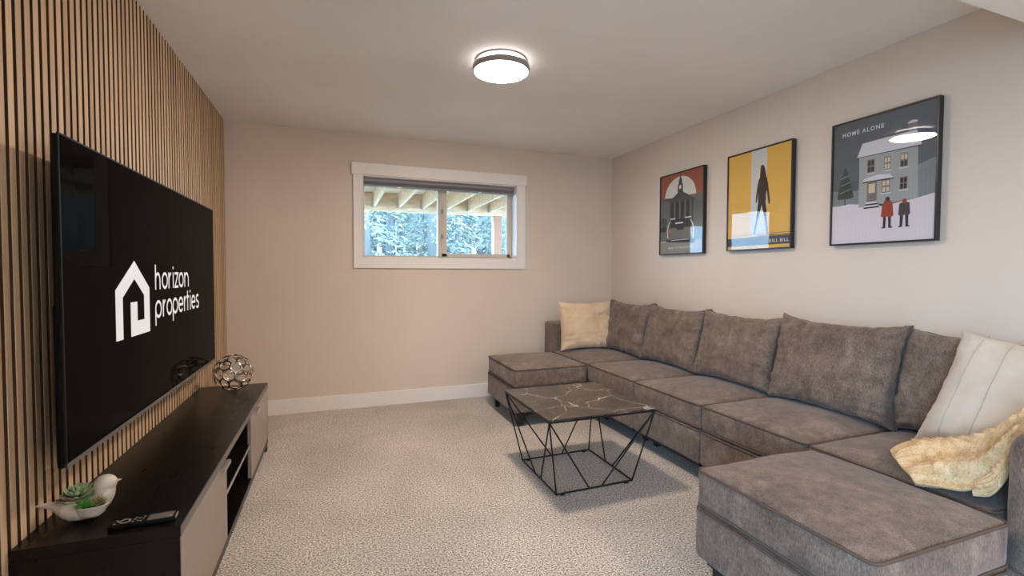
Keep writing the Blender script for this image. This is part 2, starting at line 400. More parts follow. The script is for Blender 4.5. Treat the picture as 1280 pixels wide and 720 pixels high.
# ------------------------------------------------------------------ window
wn = empty('window_1', (.97, YB, WZ0), kind='structure')
b = nb()
yc0, yc1 = YB-.022, YB
box(b, .153, WX0+.004, yc0, yc1, 1.249+.0, 2.085, .002, 1); box(b, WX1-.004, 1.790, yc0, yc1, 1.249, 2.085, .002, 1)
box(b, WX0, WX1, yc0, yc1, 1.249, WZ0+.002, .002, 1); box(b, .140, 1.803, yc0-.006, yc1, 2.078, 2.181, .002, 1)
obj('casing', b, 'trim', wn)
b = nb(); t = .008
box(b, WX0, WX0+t, yc0, YB+.20, WZ0, WZ1); box(b, WX1-t, WX1, yc0, YB+.20, WZ0, WZ1); box(b, WX0, WX1, yc0, YB+.20, WZ0, WZ0+t); box(b, WX0, WX1, yc0, YB+.20, WZ1-t, WZ1)
obj('jamb', b, 'trim', wn)
b = nb(); ya, yb_ = YB+.125, YB+.185
box(b, WX0+t, .256, ya, yb_, WZ0+t, WZ1-t, .002, 1); box(b, 1.672, WX1-t, ya, yb_, WZ0+t, WZ1-t, .002, 1)
box(b, WX0+t, WX1-t, ya, yb_, WZ0+t, 1.369, .002, 1); box(b, WX0+t, WX1-t, ya, yb_, 2.045, WZ1-t, .002, 1); box(b, .935, .975, ya, yb_, WZ0+t, WZ1-t, .002, 1)
obj('window_frame', b, 'vinyl', wn)
b = nb(); ya2 = YB+.115
box(b, .972, 1.022, ya2, ya2+.03, 1.365, 2.05, .003, 1); box(b, 1.640, 1.675, ya2, ya2+.03, 1.365, 2.05, .003, 1)
box(b, .972, 1.675, ya2, ya2+.03, 1.362, 1.398, .003, 1); box(b, .972, 1.675, ya2, ya2+.03, 2.02, 2.05, .003, 1)
sash = obj('sash', b, 'vinyl', wn)
for z in (1.56, 1.80):
    b = nb(); box(b, .962, .984, ya2-.018, ya2, z-.018, z+.018, .003, 2); tube(b, [(.973, ya2-.02, z+.004), (.966, ya2-.028, z+.03)], .004, 6); obj('latch', b, 'lampgrey', sash)
b = nb(); box(b, .250, .940, YB+.15, YB+.154, 1.365, 2.05); obj('pane', b, 'glass', wn)
b = nb(); box(b, 1.018, 1.644, YB+.128, YB+.132, 1.394, 2.03); obj('pane', b, 'glass', sash)
# raised blind, inside mount
bl = empty('window_blind', (.97, 4.53, 2.00), 'grey horizontal blind pulled all the way up inside the window opening', 'blind')
b = nb(); box(b, .243, 1.692, 4.505, 4.55, 2.036, 2.066, .003, 2); obj('headrail', b, 'blind', bl)
for i in range(6):
    b = nb(); z = 2.012 + i*.004; box(b, .248, 1.687, 4.503, 4.552, z, z+.0022, .0006, 1); obj('blind_slat', b, 'blind', bl)
b = nb(); box(b, .246, 1.689, 4.502, 4.553, 1.993, 2.009, .003, 2); obj('bottom_rail', b, 'blind', bl)
for x in (.56, 1.33):
    b = nb(); box(b, x-.018, x+.018, 4.498, 4.508, 1.989, 1.998, .002, 1); obj('rail_clip', b, 'trim', bl)

# ------------------------------------------------------------------ outdoors
b = nb()
gx, gy = 46, 40
vs = [[b.verts.new((-25 + 75*i/gx, 4.72 + 60*(j/gy)**1.6, 1.05 + .05*(60*(j/gy)**1.6) - .1 + .25*noise.noise(Vector((i*.35, j*.4, 0))))) for j in range(gy+1)] for i in range(gx+1)]
for i in range(gx):
    for j in range(gy): b.faces.new((vs[i][j], vs[i+1][j], vs[i+1][j+1], vs[i][j+1]))
S(obj('ground', b, 'ground', smooth=True, recalc=False))
M['patio'] = mat('patio_concrete', (.22, .21, .20), .9)
b = nb(); box(b, -40, XL-.12, -20, 4.6, -.25, -.12); S(obj('patio', b, 'patio'))
DY = 8.3
dk = empty('timber_deck', (1.5, 6.5, 1.2), 'raised timber deck seen from below through the window', 'deck')
b = nb(); box(b, -2.2, 5.2, DY, DY+.04, 2.245, 2.54); box(b, -2.2, 5.2, DY+.045, DY+.085, 2.245, 2.54); obj('beam', b, 'deckwood', dk)
for i in range(-5, 8):
    x = .623 + i*.406
    b = nb(); box(b, x-.019, x+.019, 4.72, DY, 2.31, 2.545); obj('joist', b, 'deckwood', dk)
    b = nb(); box(b, x-.024, x+.024, DY-.05, DY-.001, 2.30, 2.43); box(b, x+.024, x+.055, DY-.004, DY-.001, 2.30, 2.43); box(b, x-.055, x-.024, DY-.004, DY-.001, 2.30, 2.43); obj('joist_hanger', b, 'galv', dk)
for i in range(25):
    y = 4.75 + i*.146
    b = nb(); box(b, -2.3, 5.3, y, y+.14, 2.546, 2.574); obj('deck_board', b, 'deckwood', dk)
b = nb(); box(b, 2.72, 2.87, DY-.03, DY+.12, 1.0, 2.245, .006, 1); obj('post', b, 'postwood', dk)
b = nb(); box(b, -1.6, -1.45, DY-.03, DY+.12, 1.0, 2.245, .006, 1); obj('post', b, 'postwood', dk)
def conifer_meshes(seed, Ht):
    rnd = random.Random(seed)
    bt = nb(); tube(bt, [(.05*noise.noise(Vector((i, seed, 0))), .05*noise.noise(Vector((i, seed, 9))), Ht*i/10) for i in range(11)], lambda s: .17*(1-s)+.015, 8)
    bf = nb()
    for i in range(560):
        s = rnd.random()**.8; z = Ht*(.02+.97*s); R = (1-s)**.75*1.3 + .12; a = rnd.random()*2*PI
        for q in range(9):
            rr = R*(.25+.75*rnd.random()); zz = z - rr*.28 + rnd.uniform(-.12, .12); aa = a + rnd.uniform(-.25, .25)
            c0 = Vector((math.cos(aa)*rr, math.sin(aa)*rr, zz)); d1 = Vector((math.cos(aa), math.sin(aa), -.35+rnd.uniform(-.3, .3)))*rnd.uniform(.05, .13)
            d2 = Vector((-math.sin(aa), math.cos(aa), rnd.uniform(-.4, .4)))*rnd.uniform(.02, .05)
            bf.faces.new([bf.verts.new(c0-d1), bf.verts.new(c0-d2), bf.verts.new(c0+d1), bf.verts.new(c0+d2+Vector((0, 0, .03)))])
    return bt, bf
protos = []
LB = ['tall conifer with pale blue-green needles standing beyond the timber deck']
rt = random.Random(5)
for sidx in range(3):
    Ht = (11, 13, 9)[sidx]
    t0 = empty('conifer_tree', (0, 0, 0), LB[0], 'tree', 'conifers in the wood beyond the deck')
    bt, bf = conifer_meshes(sidx+3, Ht); obj('trunk', bt, 'bark', t0, True, world=False); obj('foliage', bf, 'needle', t0, recalc=False, world=False); protos.append(t0)
spots = [(.9, 16.0), (3.3, 17.2), (5.9, 15.8), (-.4, 19.6), (2.2, 20.8), (5.0, 20.2), (8.0, 19.8), (7.6, 23.6), (4.1, 24.6), (.9, 24.4)]
for i, (x, y) in enumerate(spots):
    o = protos[i] if i < 3 else copy_tree(protos[i % 3])
    o.location = (x, y, 1.0 + .05*(y-4.7)); o.rotation_euler = (0, 0, rt.uniform(0, 6.28)); sc_ = rt.uniform(.85, 1.05); o.scale = (sc_, sc_, sc_)
# the wood behind them: too many and too hazy to tell apart
bw_ = nb()
for yy, n_ in ((27.5, 13), (32, 16), (38, 20), (46, 24)):
    for i in range(n_):
        x = yy*(-.08+.56*(i+.5+rt.uniform(-.3, .3))/n_); y = yy+rt.uniform(-1.3, 1.3); k0 = len(bw_.verts)
        for ch in protos[i % 3].children:
            k1 = len(bw_.verts); f1_ = len(bw_.faces); bw_.from_mesh(ch.data); bw_.verts.ensure_lookup_table(); bw_.faces.ensure_lookup_table()
            mi_ = 0 if ch.name.startswith('trunk') else 1
            for q in range(f1_, len(bw_.faces)): bw_.faces[q].material_index = mi_
        bmesh.ops.transform(bw_, matrix=Matrix.Translation((x, y, 1.0+.05*(y-4.7))) @ Matrix.Rotation(rt.uniform(0, 6.28), 4, 'Z') @ Matrix.Scale(rt.uniform(.8, 1.2), 4), verts=bw_.verts[k0:])
setp(obj('distant_conifers', bw_, ['bark', 'needle'], recalc=False), 'dense pale blue conifer wood behind the nearer trees', 'trees', kind='stuff')

# ------------------------------------------------------------------ ceiling lamp
def ceiling_lamp(cx, cy, label, dm='diff'):
    cl = empty('ceiling_light', (cx, cy, H), label, 'ceiling light')
    b = nb(); lathe(b, [(0, 0), (.148, 0), (.148, -.005), (.120, -.008), (0, -.008)], (cx, cy, H-.001)); obj('mounting_plate', b, 'lampgrey', cl, True, angle=40)
    b = nb(); lathe(b, [(.108, -.009), (.108, -.030), (.126, -.030), (.126, -.009)], (cx, cy, H)); obj('halo_ring', b, 'halo', cl, True, angle=40)
    b = nb(); lathe(b, [(.0, -.028), (.152, -.028), (.164, -.034), (.1665, -.046), (.165, -.060), (.158, -.066), (.154, -.062), (.154, -.045), (0, -.045)], (cx, cy, H)); obj('rim', b, 'lampgrey', cl, True, angle=40)
    b = nb(); lathe(b, [(.1535, -.050), (.1535, -.064), (.145, -.069), (.10, -.073), (.05, -.076), (0, -.077)], (cx, cy, H)); obj('diffuser', b, dm, cl, True)
ceiling_lamp(.912, 2.648, 'round flush ceiling light with a glowing white diffuser and grey rim, above the coffee table')
ceiling_lamp(2.05, -1.0, 'round flush ceiling light behind the camera, beyond the dropped soffit', 'diff')  # unseen lamp, added to brighten the near sofa, right wall and ceiling

# ------------------------------------------------------------------ television
TX = -.722
tv = empty('television', (TX-.03, 2.6, .645), 'large black flat television on the slatted wall showing a white house logo and lettering', 'television')
b = nb(); box(b, TX-.005, TX-.0005, 1.698, 3.492, .652, 1.603, .001, 1); obj('bezel', b, 'bezel', tv)
b = nb(); box(b, TX-.006, TX+.0012, 1.699, 3.491, .648, .662, .0005, 1); obj('bottom_trim', b, 'tvtrim', tv)
b = nb(); box(b, TX-.0012, TX, 1.704, 3.486, .664, 1.597); obj('screen', b, 'screen', tv)
b = nb(); box(b, TX-.032, TX-.012, 1.712, 3.478, .642, 1.12, .010, 3); box(b, TX-.018, TX-.004, 1.702, 3.488, .656, 1.600, .004, 2); obj('back_housing', b, 'tvplastic', tv)
b = nb(); box(b, -.8325, -.815, 2.2, 3.0, .95, 1.35, .003, 1)
for y in (2.35, 2.85): box(b, -.815, TX-.018, y-.02, y+.02, .85, 1.45, .003, 1)
obj('wall_bracket', b, 'blackmetal', tv)
LX = TX+.0006
lg = [(2.213,1.254),(2.040,1.146),(2.040,.966),(2.101,.966),(2.101,1.117),(2.211,1.184),(2.306,1.119),(2.306,1.022),(2.236,1.022),(2.236,1.096),(2.171,1.096),(2.171,.966),(2.366,.966),(2.366,1.146)]
b = nb(); lv = [b.verts.new((LX, y, z)) for y, z in lg]
for q in ((1, 2, 3, 4), (0, 1, 4, 5), (0, 5, 6, 13), (6, 7, 12, 13), (7, 8, 11, 12), (8, 9, 10, 11)): b.faces.new([lv[i] for i in q])
obj('screen_logo', b, 'lit', tv)
def ribbon(bm, pts, w, tf, closed=False):
    P_ = [Vector(p) for p in pts]; K = len(P_); Lf, Rt = [], []
    for i in range(K):
        a = P_[(i-1) % K] if (closed or i > 0) else None; c_ = P_[(i+1) % K] if (closed or i < K-1) else None
        d1 = (P_[i]-a).normalized() if a is not None else None; d2 = (c_-P_[i]).normalized() if c_ is not None else None
        d1 = d1 or d2; d2 = d2 or d1; t_ = (d1+d2).normalized() if (d1+d2).length > 1e-4 else d1
        n_ = Vector((-t_.y, t_.x)); s = min(2.0, 1/max(.4, n_.dot(Vector((-d1.y, d1.x)))))
        Lf.append(bm.verts.new(tf(P_[i]+n_*w/2*s))); Rt.append(bm.verts.new(tf(P_[i]-n_*w/2*s)))
    for i in range(K if closed else K-1):
        j = (i+1) % K; bm.faces.new((Lf[i], Lf[j], Rt[j], Rt[i]))
def arc(cx_, cy_, rx, ry, a0, a1, n=14): return [(cx_+rx*math.cos(math.radians(a0+(a1-a0)*i/n)), cy_+ry*math.sin(math.radians(a0+(a1-a0)*i/n))) for i in range(n+1)]
def glyph(ch):       # unit box: width 1, x-height 1, ascender 1.45, descender -.4 ; list of (points, closed)
    o_ = (arc(.5, .5, .43, .43, 0, 360, 24)[:-1], True)
    return {'o': [o_], 'h': [([(.07, 0), (.07, 1.45)], False), ([(.07, .45)]+arc(.48, .52, .41, .41, 180, 0)+[(.89, 0)], False)],
        'n': [([(.07, 0), (.07, 1)], False), ([(.07, .45)]+arc(.48, .52, .41, .41, 180, 0)+[(.89, 0)], False)],
        'r': [([(.14, 0), (.14, 1)], False), ([(.14, .4)]+arc(.75, .38, .61, .55, 180, 95), False)],
        'i': [([(.5, 0), (.5, 1)], False), ([(.5, 1.2), (.5, 1.37)], False)],
        'z': [([(.08, .93), (.90, .93), (.10, .07), (.94, .07)], False)],
        'p': [o_, ([(.07, .5), (.07, -.42)], False)],
        'e': [([(.08, .5), (.92, .5)]+arc(.5, .5, .43, .43, 5, 318, 24), False)],
        't': [([(.5, 1.35), (.5, 0)], False), ([(.1, .93), (.95, .93)], False)],
        's': [(arc(.48, .73, .30, .22, 30, 250, 12)+arc(.48, .27, .32, .22, 80, -155, 12), False)]}[ch]
b = nb()
def word(seq, z0, xh):
    for ch, ya_, yb2 in seq:
        wd = yb2-ya_
        for pts, closed in glyph(ch):
            ribbon(b, [(ya_+p[0]*wd, z0+p[1]*xh) for p in pts], .0125, lambda q: Vector((LX, q.x, q.y)), closed)
word([('h', 2.436, 2.502), ('o', 2.520, 2.598), ('r', 2.606, 2.665), ('i', 2.645, 2.710), ('z', 2.697, 2.757), ('o', 2.763, 2.841), ('n', 2.855, 2.933)], 1.135, .074)
word([('p', 2.430, 2.510), ('r', 2.524, 2.575), ('o', 2.577, 2.655), ('p', 2.662, 2.742), ('e', 2.752, 2.828), ('r', 2.842, 2.890), ('t', 2.880, 2.930), ('i', 2.920, 2.985), ('e', 2.976, 3.048), ('s', 3.056, 3.130)], 1.012, .076)
obj('screen_lettering', b, 'lit', tv)

# ------------------------------------------------------------------ tv console
CX0, CX1, CY0, CY1, CZ = -.832, -.438, 1.648, 3.602, .457
cs = empty('media_console', (-.63, 2.6, 0), 'long low black media console with taupe doors under the television', 'tv console')
b = nb(); box(b, CX0, CX1, CY0, CY1, CZ-.034, CZ, .0015, 1); obj('top', b, 'console', cs)
for y in (CY0, CY1-.022):
    b = nb(); box(b, CX0, CX1-.002, y, y+.022, .045, CZ-.034, .001, 1); obj('side_panel', b, 'console', cs)
for y in (2.272, 2.905):
    b = nb(); box(b, CX0+.01, CX1-.02, y, y+.018, .078, CZ-.034); obj('divider', b, 'console', cs)
b = nb(); box(b, CX0, CX1-.002, CY0, CY1, .045, .078, .001, 1); obj('bottom_panel', b, 'console', cs)
b = nb(); box(b, CX0, CX0+.006, CY0+.02, CY1-.02, .078, CZ-.034); obj('back_panel', b, 'console', cs)
b = nb(); box(b, CX0+.01, CX1-.008, 2.290, 2.905, .252, .270); sh = obj('shelf', b, 'console', cs)
b = nb(); box(b, CX1-.008, CX1-.0065, 2.290, 2.905, .252, .270); obj('shelf_edge', b, 'alu', sh)
b = nb(); box(b, CX1-.002, CX1+.0005, CY0+.004, CY1-.004, CZ-.032, CZ-.004); obj('edge_band', b, 'edge', cs)
for (y0, y1, h0, h1) in ((CY0+.004, 2.285, 2.165, 2.280), (2.905, CY1-.024, 3.02, 3.13)):
    b = nb(); box(b, CX1-.018, CX1, y0, y1, .083, CZ-.037, .0012, 1); d_ = obj('door', b, 'door', cs)
    b = nb(); box(b, CX1-.004, CX1+.018, h0, h1, CZ-.040, CZ-.0365, .001, 1); box(b, CX1+.015, CX1+.018, h0, h1, CZ-.052, CZ-.0365, .001, 1); obj('handle', b, 'alu', d_)
for (x, y) in ((CX1-.05, CY0+.01), (CX1-.05, CY1-.06), (CX0+.01, CY0+.01), (CX0+.01, CY1-.06)):
    b = nb(); box(b, x, x+.045, y, y+.045, 0, .045, .002, 1); obj('foot', b, 'leg', cs)

# ------------------------------------------------------------------ openwork metal ball
SPC = Vector((-.611, 3.43, CZ+.1165)); SR = .113
ws = empty('wire_ball', (SPC.x, SPC.y, CZ), 'openwork silver metal ball of rounded cells at the far end of the console', 'decoration')
b0 = nb(); bmesh.ops.create_icosphere(b0, subdivisions=2, radius=1)
rs = random.Random(3)
for v_ in b0.verts: v_.co = (v_.co + Vector((rs.uniform(-1, 1), rs.uniform(-1, 1), rs.uniform(-1, 1)))*.13).normalized()
b = nb(); cen = {}
for f_ in b0.faces: cen[f_.index] = b.verts.new(f_.calc_center_median().normalized()*SR + SPC)
b0.faces.ensure_lookup_table()
for v_ in b0.verts:
    fs = list(v_.link_faces); n_ = v_.co.normalized(); ax = n_.orthogonal().normalized(); ay = n_.cross(ax)
    fs.sort(key=lambda f_: math.atan2((f_.calc_center_median()-v_.co).dot(ay), (f_.calc_center_median()-v_.co).dot(ax)))
    b.faces.new([cen[f_.index] for f_ in fs])
b0.free()
lat = obj('lattice', b, 'silver', ws, True)
md = lat.modifiers.new('w', 'WIREFRAME'); md.thickness = .0135; md.use_even_offset = False; md.use_replace = True
md = lat.modifiers.new('s', 'SUBSURF'); md.levels = 2; md.render_levels = 2

# ------------------------------------------------------------------ remote control
rc = empty('remote_control', (-.545, 1.702, CZ), 'slim black remote control with silver buttons lying at the near end of the console', 'remote')
RX, RY, RZ = -.545, 1.702, CZ
b = nb(); box(b, RX-.083, RX+.083, RY-.022, RY+.022, RZ+.0002, RZ+.015, .004, 3); obj('body', b, 'tvplastic', rc, True, angle=50)
b = nb(); box(b, RX+.012, RX+.076, RY-.0185, RY+.0185, RZ+.0148, RZ+.0156); obj('face_panel', b, 'edge', rc)
b = nb(); lathe(b, [(.010, .0148), (.010, .0165), (.014, .0165), (.014, .0148)], (RX-.045, RY, RZ), 20); obj('ring_button', b, 'lampgrey', rc, True, angle=40)
for (dx, dy) in ((-.068, -.010), (-.066, .010), (-.060, 0), (-.024, -.012), (-.022, .002), (-.020, .012), (-.012, -.010), (-.010, .006), (-.004, -.013), (-.001, .001), (.001, .012), (.070, -.010)):
    b = nb(); box(b, RX+dx-.0028, RX+dx+.0028, RY+dy-.0024, RY+dy+.0024, RZ+.0148, RZ+.0166, .0006, 1); obj('button', b, 'alu', rc)
b = nb(); box(b, RX+.080, RX+.0835, RY-.018, RY+.018, RZ+.004, RZ+.0135, .001, 1); obj('end_cap', b, 'alu', rc)
rc.rotation_euler = (0, 0, math.radians(3))

# ------------------------------------------------------------------ bird planter
BY = 1.800
pl = empty('bird_planter', (-.74, BY, CZ), 'white ceramic bird shaped planter holding succulents at the near end of the console', 'planter')
b = nb(); st = [(-.846, .513, .003, .002), (-.838, .513, .007, .0045), (-.820, .511, .010, .007), (-.800, .506, .016, .012), (-.784, .499, .027, .020), (-.768, .4945, .040, .0275), (-.750, .491, .048, .032), (-.728, .490, .052, .0325), (-.706, .494, .050, .033), (-.688, .501, .044, .035), (-.674, .512, .036, .036), (-.662, .524, .027, .034), (-.652, .535, .016, .024), (-.648, .539, .003, .005)]
rings = []
for (x, zc, ry, rz) in st:
    rings.append([b.verts.new((x, BY+ry*math.cos(a), zc+rz*math.sin(a))) for a in (2*PI*j/28 for j in range(28))])
for A_, B_ in zip(rings, rings[1:]):
    for j in range(28): b.faces.new((A_[j], A_[(j+1) % 28], B_[(j+1) % 28], B_[j]))
b.faces.new(rings[0]); b.faces.new(rings[-1])
r_ = bmesh.ops.create_uvsphere(b, u_segments=24, v_segments=16, radius=.0280); hv = r_['verts']; bmesh.ops.scale(b, vec=(1.06, .92, .95), verts=hv); bmesh.ops.translate(b, vec=(-.672, BY, .5575), verts=hv)
r_ = bmesh.ops.create_uvsphere(b, u_segments=24, v_segments=16, radius=.026); hv = r_['verts']; bmesh.ops.scale(b, vec=(.95, 1, 1.2), verts=hv); bmesh.ops.translate(b, vec=(-.676, BY, .532), verts=hv)
body = obj('body', b, 'ceramic', pl, True)
md = body.modifiers.new('r', 'REMESH'); md.mode = 'VOXEL'; md.voxel_size = .0022; md.use_smooth_shade = True
md = body.modifiers.new('s', 'SMOOTH'); md.factor = .6; md.iterations = 9
b = nb(); tube(b, [(-.652, BY, .560), (-.641, BY, .562), (-.631, BY, .565)], lambda s: .007*(1-s)+.0006, 12); obj('beak', b, 'ceramic', pl, True)
def bowl(name, cx_, cy_, cz_, a_, b_, d_, rim_):
    bb = nb(); n = 28; prof = [(.0, -d_), (.5, -d_*.93), (.85, -d_*.6), (1.0, 0), (1.0+rim_*.5, rim_*a_*.35), (1.0-rim_*.2, rim_*a_*.55), (1-rim_*1.2, 0), (.8, -d_*.3), (0, -d_*.3)]
    rg = []
    for r_, z_ in prof: rg.append([bb.verts.new((cx_+a_*max(r_, .001)*math.cos(2*PI*j/n), cy_+b_*max(r_, .001)*math.sin(2*PI*j/n), cz_+z_)) for j in range(n)])
    for A_, B_ in zip(rg, rg[1:]):
        for j in range(n): bb.faces.new((A_[j], A_[(j+1) % n], B_[(j+1) % n], B_[j]))
    return obj(name, bb, 'ceramic', pl, True)
bowl('back_opening', -.733, BY+.004, .520, .040, .036, .03, .09)
bowl('wing_pocket', -.690, BY-.046, .510, .039, .022, .034, .14)
b = nb(); lathe(b, [(0, .0), (.034, 0), (.034, -.004), (0, -.004)], (-.733, BY+.004, .521), 24); obj('soil', b, 'soil', pl)
b = nb(); lathe(b, [(0, .0), (.031, 0), (.031, -.003), (0, -.003)], (0, 0, 0), 24); bmesh.ops.scale(b, vec=(1, .5, 1), verts=b.verts); bmesh.ops.translate(b, vec=(-.690, BY-.046, .508), verts=b.verts); obj('soil', b, 'soil', pl)
def leaf_bm(Ln, W, T):
    bb = nb(); rg = []
    for s, w_, zc in ((0, .25, 0), (.2, .6, -.02), (.5, 1, .0), (.75, .85, .10), (.92, .4, .2), (1, .03, .26)):
        rg.append([bb.verts.new((s*Ln, w_*W*math.cos(a), zc*Ln + w_*T*math.sin(a))) for a in (2*PI*j/8 for j in range(8))])
    for A_, B_ in zip(rg, rg[1:]):
        for j in range(8): bb.faces.new((A_[j], A_[(j+1) % 8], B_[(j+1) % 8], B_[j]))
    bb.faces.new(rg[0]); bb.faces.new(rg[-1]); return bb
ro = empty('rosette_succulent', (-.742, BY+.004, .524), 'pale green rosette succulent with reddish outer leaves in the back of the planter', 'succulent')
lm = {}
for nm in ('leafpale', 'leafbrown'):
    me_ = bpy.data.meshes.new('leaf'); bb = leaf_bm(.038, .0088, .0040); bmesh.ops.recalc_face_normals(bb, faces=bb.faces); bb.to_mesh(me_); bb.free(); me_.materials.append(M[nm])
    for p in me_.polygons: p.use_smooth = True
    lm[nm] = me_
rr = random.Random(2)
for ring, (cnt, el, sc_, z_) in enumerate(((5, 68, .62, .016), (8, 46, .82, .012), (10, 26, 1.0, .006), (12, 8, 1.12, .000), (11, -4, 1.25, -.003))):
    for i in range(cnt):
        a = 2*PI*(i+.5*(ring % 2))/cnt + rr.uniform(-.1, .1)
        brown = ring >= 3 and math.cos(a) < -.25 and rr.random() < .8
        o = bpy.data.objects.new('leaf', lm['leafbrown' if brown else 'leafpale']); COL.objects.link(o); o.parent = ro
        setp(o, 'reddish brown leaf' if brown else None); o.location = (.003*math.cos(a), .003*math.sin(a), z_); o.rotation_euler = (rr.uniform(-.15, .15), -math.radians(el), a); s = sc_*rr.uniform(.92, 1.08); o.scale = (s, s, s)
def spiky(name, c_, R, n_, m_, label):
    r0 = empty(name, c_, label, 'succulent'); bb = nb(); q = random.Random(n_)
    for i in range(n_):
        a = i*2.399; el = math.acos(1-(i+.5)/n_*.95); d = Vector((math.sin(el)*math.cos(a), math.sin(el)*math.sin(a), math.cos(el)))
        p0 = Vector(c_)+d*R*.15; tube(bb, [p0, p0+d*R*.5, p0+d*R*(.85+.25*q.random())+Vector((0, 0, R*.1))], lambda s: R*.12*(1-s)**.6+.0002, 6)
    obj('leaves', bb, m_, r0, True)
spiky('spiky_succulent', (-.704, BY-.048, .510), .022, 60, 'leafgreen', 'bright green spiky succulent in the wing pocket of the planter, nearest its tail')
spiky('bronze_succulent', (-.673, BY-.045, .513), .021, 60, 'leafdull', 'green succulent with bronze tips in the wing pocket of the planter, nearest the head')

# ------------------------------------------------------------------ coffee table
TC = (1.363, 2.560)
ct = empty('coffee_table', (TC[0], TC[1], 0), 'square coffee table with a dark veined marble top on black wire legs', 'coffee table')
TT, ZT = (1.028, 1.695, 2.215, 2.905), .450
b = nb(); box(b, TT[0], TT[1], TT[2], TT[3], ZT-.008, ZT, .001, 1); obj('tabletop', b, 'marble', ct, origin=(TC[0], TC[1], ZT))
A3, B3, C3, D3 = [(x, y, ZT-.016) for x, y in ((TT[0]+.006, TT[3]-.006), (TT[1]-.006, TT[3]-.006), (TT[1]-.006, TT[2]+.006), (TT[0]+.006, TT[2]+.006))]
a3, b3, c3, d3 = [(x, y, .012) for x, y in ((1.117, 2.803), (1.608, 2.818), (1.605, 2.310), (1.113, 2.297))]
b = nb()
for p, q in ((A3, B3), (B3, C3), (C3, D3), (D3, A3)): tube(b, [p, q], .0055, 8)
obj('top_ring', b, 'blackmetal', ct, True, angle=50)
b = nb()
for p, q in ((a3, b3), (b3, c3), (c3, d3), (d3, a3)): tube(b, [p, q], .0052, 8)
obj('base_ring', b, 'blackmetal', ct, True, angle=50)
lp = lambda p, q, s: tuple(p[i]+(q[i]-p[i])*s for i in range(3))
for tp, bs in ((A3, a3), (A3, lp(a3, d3, .42)), (A3, lp(a3, b3, .42)), (B3, b3), (B3, lp(b3, a3, .42)), (B3, lp(b3, c3, .42)),
               (C3, c3), (C3, lp(c3, b3, .42)), (C3, lp(c3, d3, .42)), (D3, d3), (D3, lp(d3, a3, .42)), (D3, lp(d3, c3, .42))):
    b = nb(); tube(b, [tp, bs], .0046, 8); obj('rod', b, 'blackmetal', ct, True, angle=50)
for p, q in ((a3, b3), (b3, a3), (c3, d3), (d3, c3)):
    x, y, z = lp(p, q, .08); b = nb(); box(b, x-.014, x+.014, y-.007, y+.007, 0, .016, .003, 1); obj('rubber_foot', b, 'leg', ct)

# ------------------------------------------------------------------ sectional sofa modules
SX0, SX1 = 1.955, 2.785
ZB0, ZS, ZC = .115, .312, .458
def cushion_part(root, x0, x1, y0, y1, seed, crown=.035):
    b = nb(); softbox(b, x0, x1, y0, y1, ZS+.003, ZC, .022, crown, 26, .004, seed, .006, 5); sc_ = obj('seat_cushion', b, 'sofa', root, True)
    b = nb(); tube(b, rrect_path(x0, x1, y0, y1, ZC-.006, .026), .0048, 6, True); tube(b, rrect_path(x0, x1, y0, y1, ZS+.010, .026), .0048, 6, True)
    obj('piping', b, 'sofa_pipe', sc_, True)
def base_part(root, x0, x1, y0, y1, seed, legs):
    b = nb(); softbox(b, x0-.006, x1, y0, y1, ZB0, ZS-.002, .016, 0, 16, .0025, seed); bs = obj('base', b, 'sofa', root, True)
    b = nb(); tube(b, rrect_path(x0-.006, x1, y0, y1, ZS-.008, .022), .0042, 6, True); obj('piping', b, 'sofa_pipe', bs, True)
    b = nb(); box(b, x0+.03, x1-.03, y0+.03, y1-.03, ZB0-.03, ZB0+.01); obj('underframe', b, 'leg', root)
    for (lx, ly) in legs:
        b = nb(); lathe(b, [(0, ZB0), (.034, ZB0), (.025, 0), (0, 0)], (lx, ly, 0), 4)
        bmesh.ops.rotate(b, verts=b.verts, cent=(lx, ly, 0), matrix=Matrix.Rotation(PI/4, 3, 'Z')); obj('leg', b, 'leg', root)
def armless(y0, y1, seed, label):
    r = empty('sofa_module', ((SX0+SX1)/2, (y0+y1)/2, 0), label, 'sofa', 'sectional sofa modules')
    base_part(r, SX0, SX1-.02, y0+.003, y1-.003, seed, [(SX0+.16, y0+.06), (SX0+.16, y1-.06), (SX1-.1, y0+.06), (SX1-.1, y1-.06)])
    cushion_part(r, SX0, SX1-.17, y0+.003, y1-.003, seed+1)
    b = nb(); softbox(b, SX1-.165, SX1, y0+.003, y1-.003, ZS-.02, .735, .03, 0, 16, .003, seed+2); obj('back_panel', b, 'sofa', r, True)
    return r
armless(2.812, 3.462, 11, 'armless grey sofa seat next to the far corner seat, below the furthest poster')
armless(2.158, 2.808, 21, 'armless grey sofa seat in the middle of the row, below the yellow poster')
armless(1.500, 2.154, 31, 'armless grey sofa seat next to the near corner seat, below the snowy house poster')
# far corner seat with its arm along the back wall
r = empty('sofa_corner_module', (2.37, 3.9, 0), 'grey sofa corner seat in the far corner holding the small tan pillow', 'sofa', 'sectional sofa modules')
base_part(r, SX0, SX1-.02, 3.468, 4.32, 41, [(SX0+.16, 3.53), (SX0+.1, 4.26), (SX1-.1, 3.53), (SX1-.1, 4.26)])
cushion_part(r, SX0, SX1-.17, 3.468, 4.165, 42)
b = nb(); softbox(b, SX1-.165, SX1, 3.468, 4.33, ZS-.02, .735, .03, 0, 16, .003, 43); obj('back_panel', b, 'sofa', r, True)
b = nb(); softbox(b, SX0-.008, SX1-.17, 4.17, 4.33, ZS-.02, .737, .03, 0, 16, .003, 44); obj('side_panel', b, 'sofa', r, True)
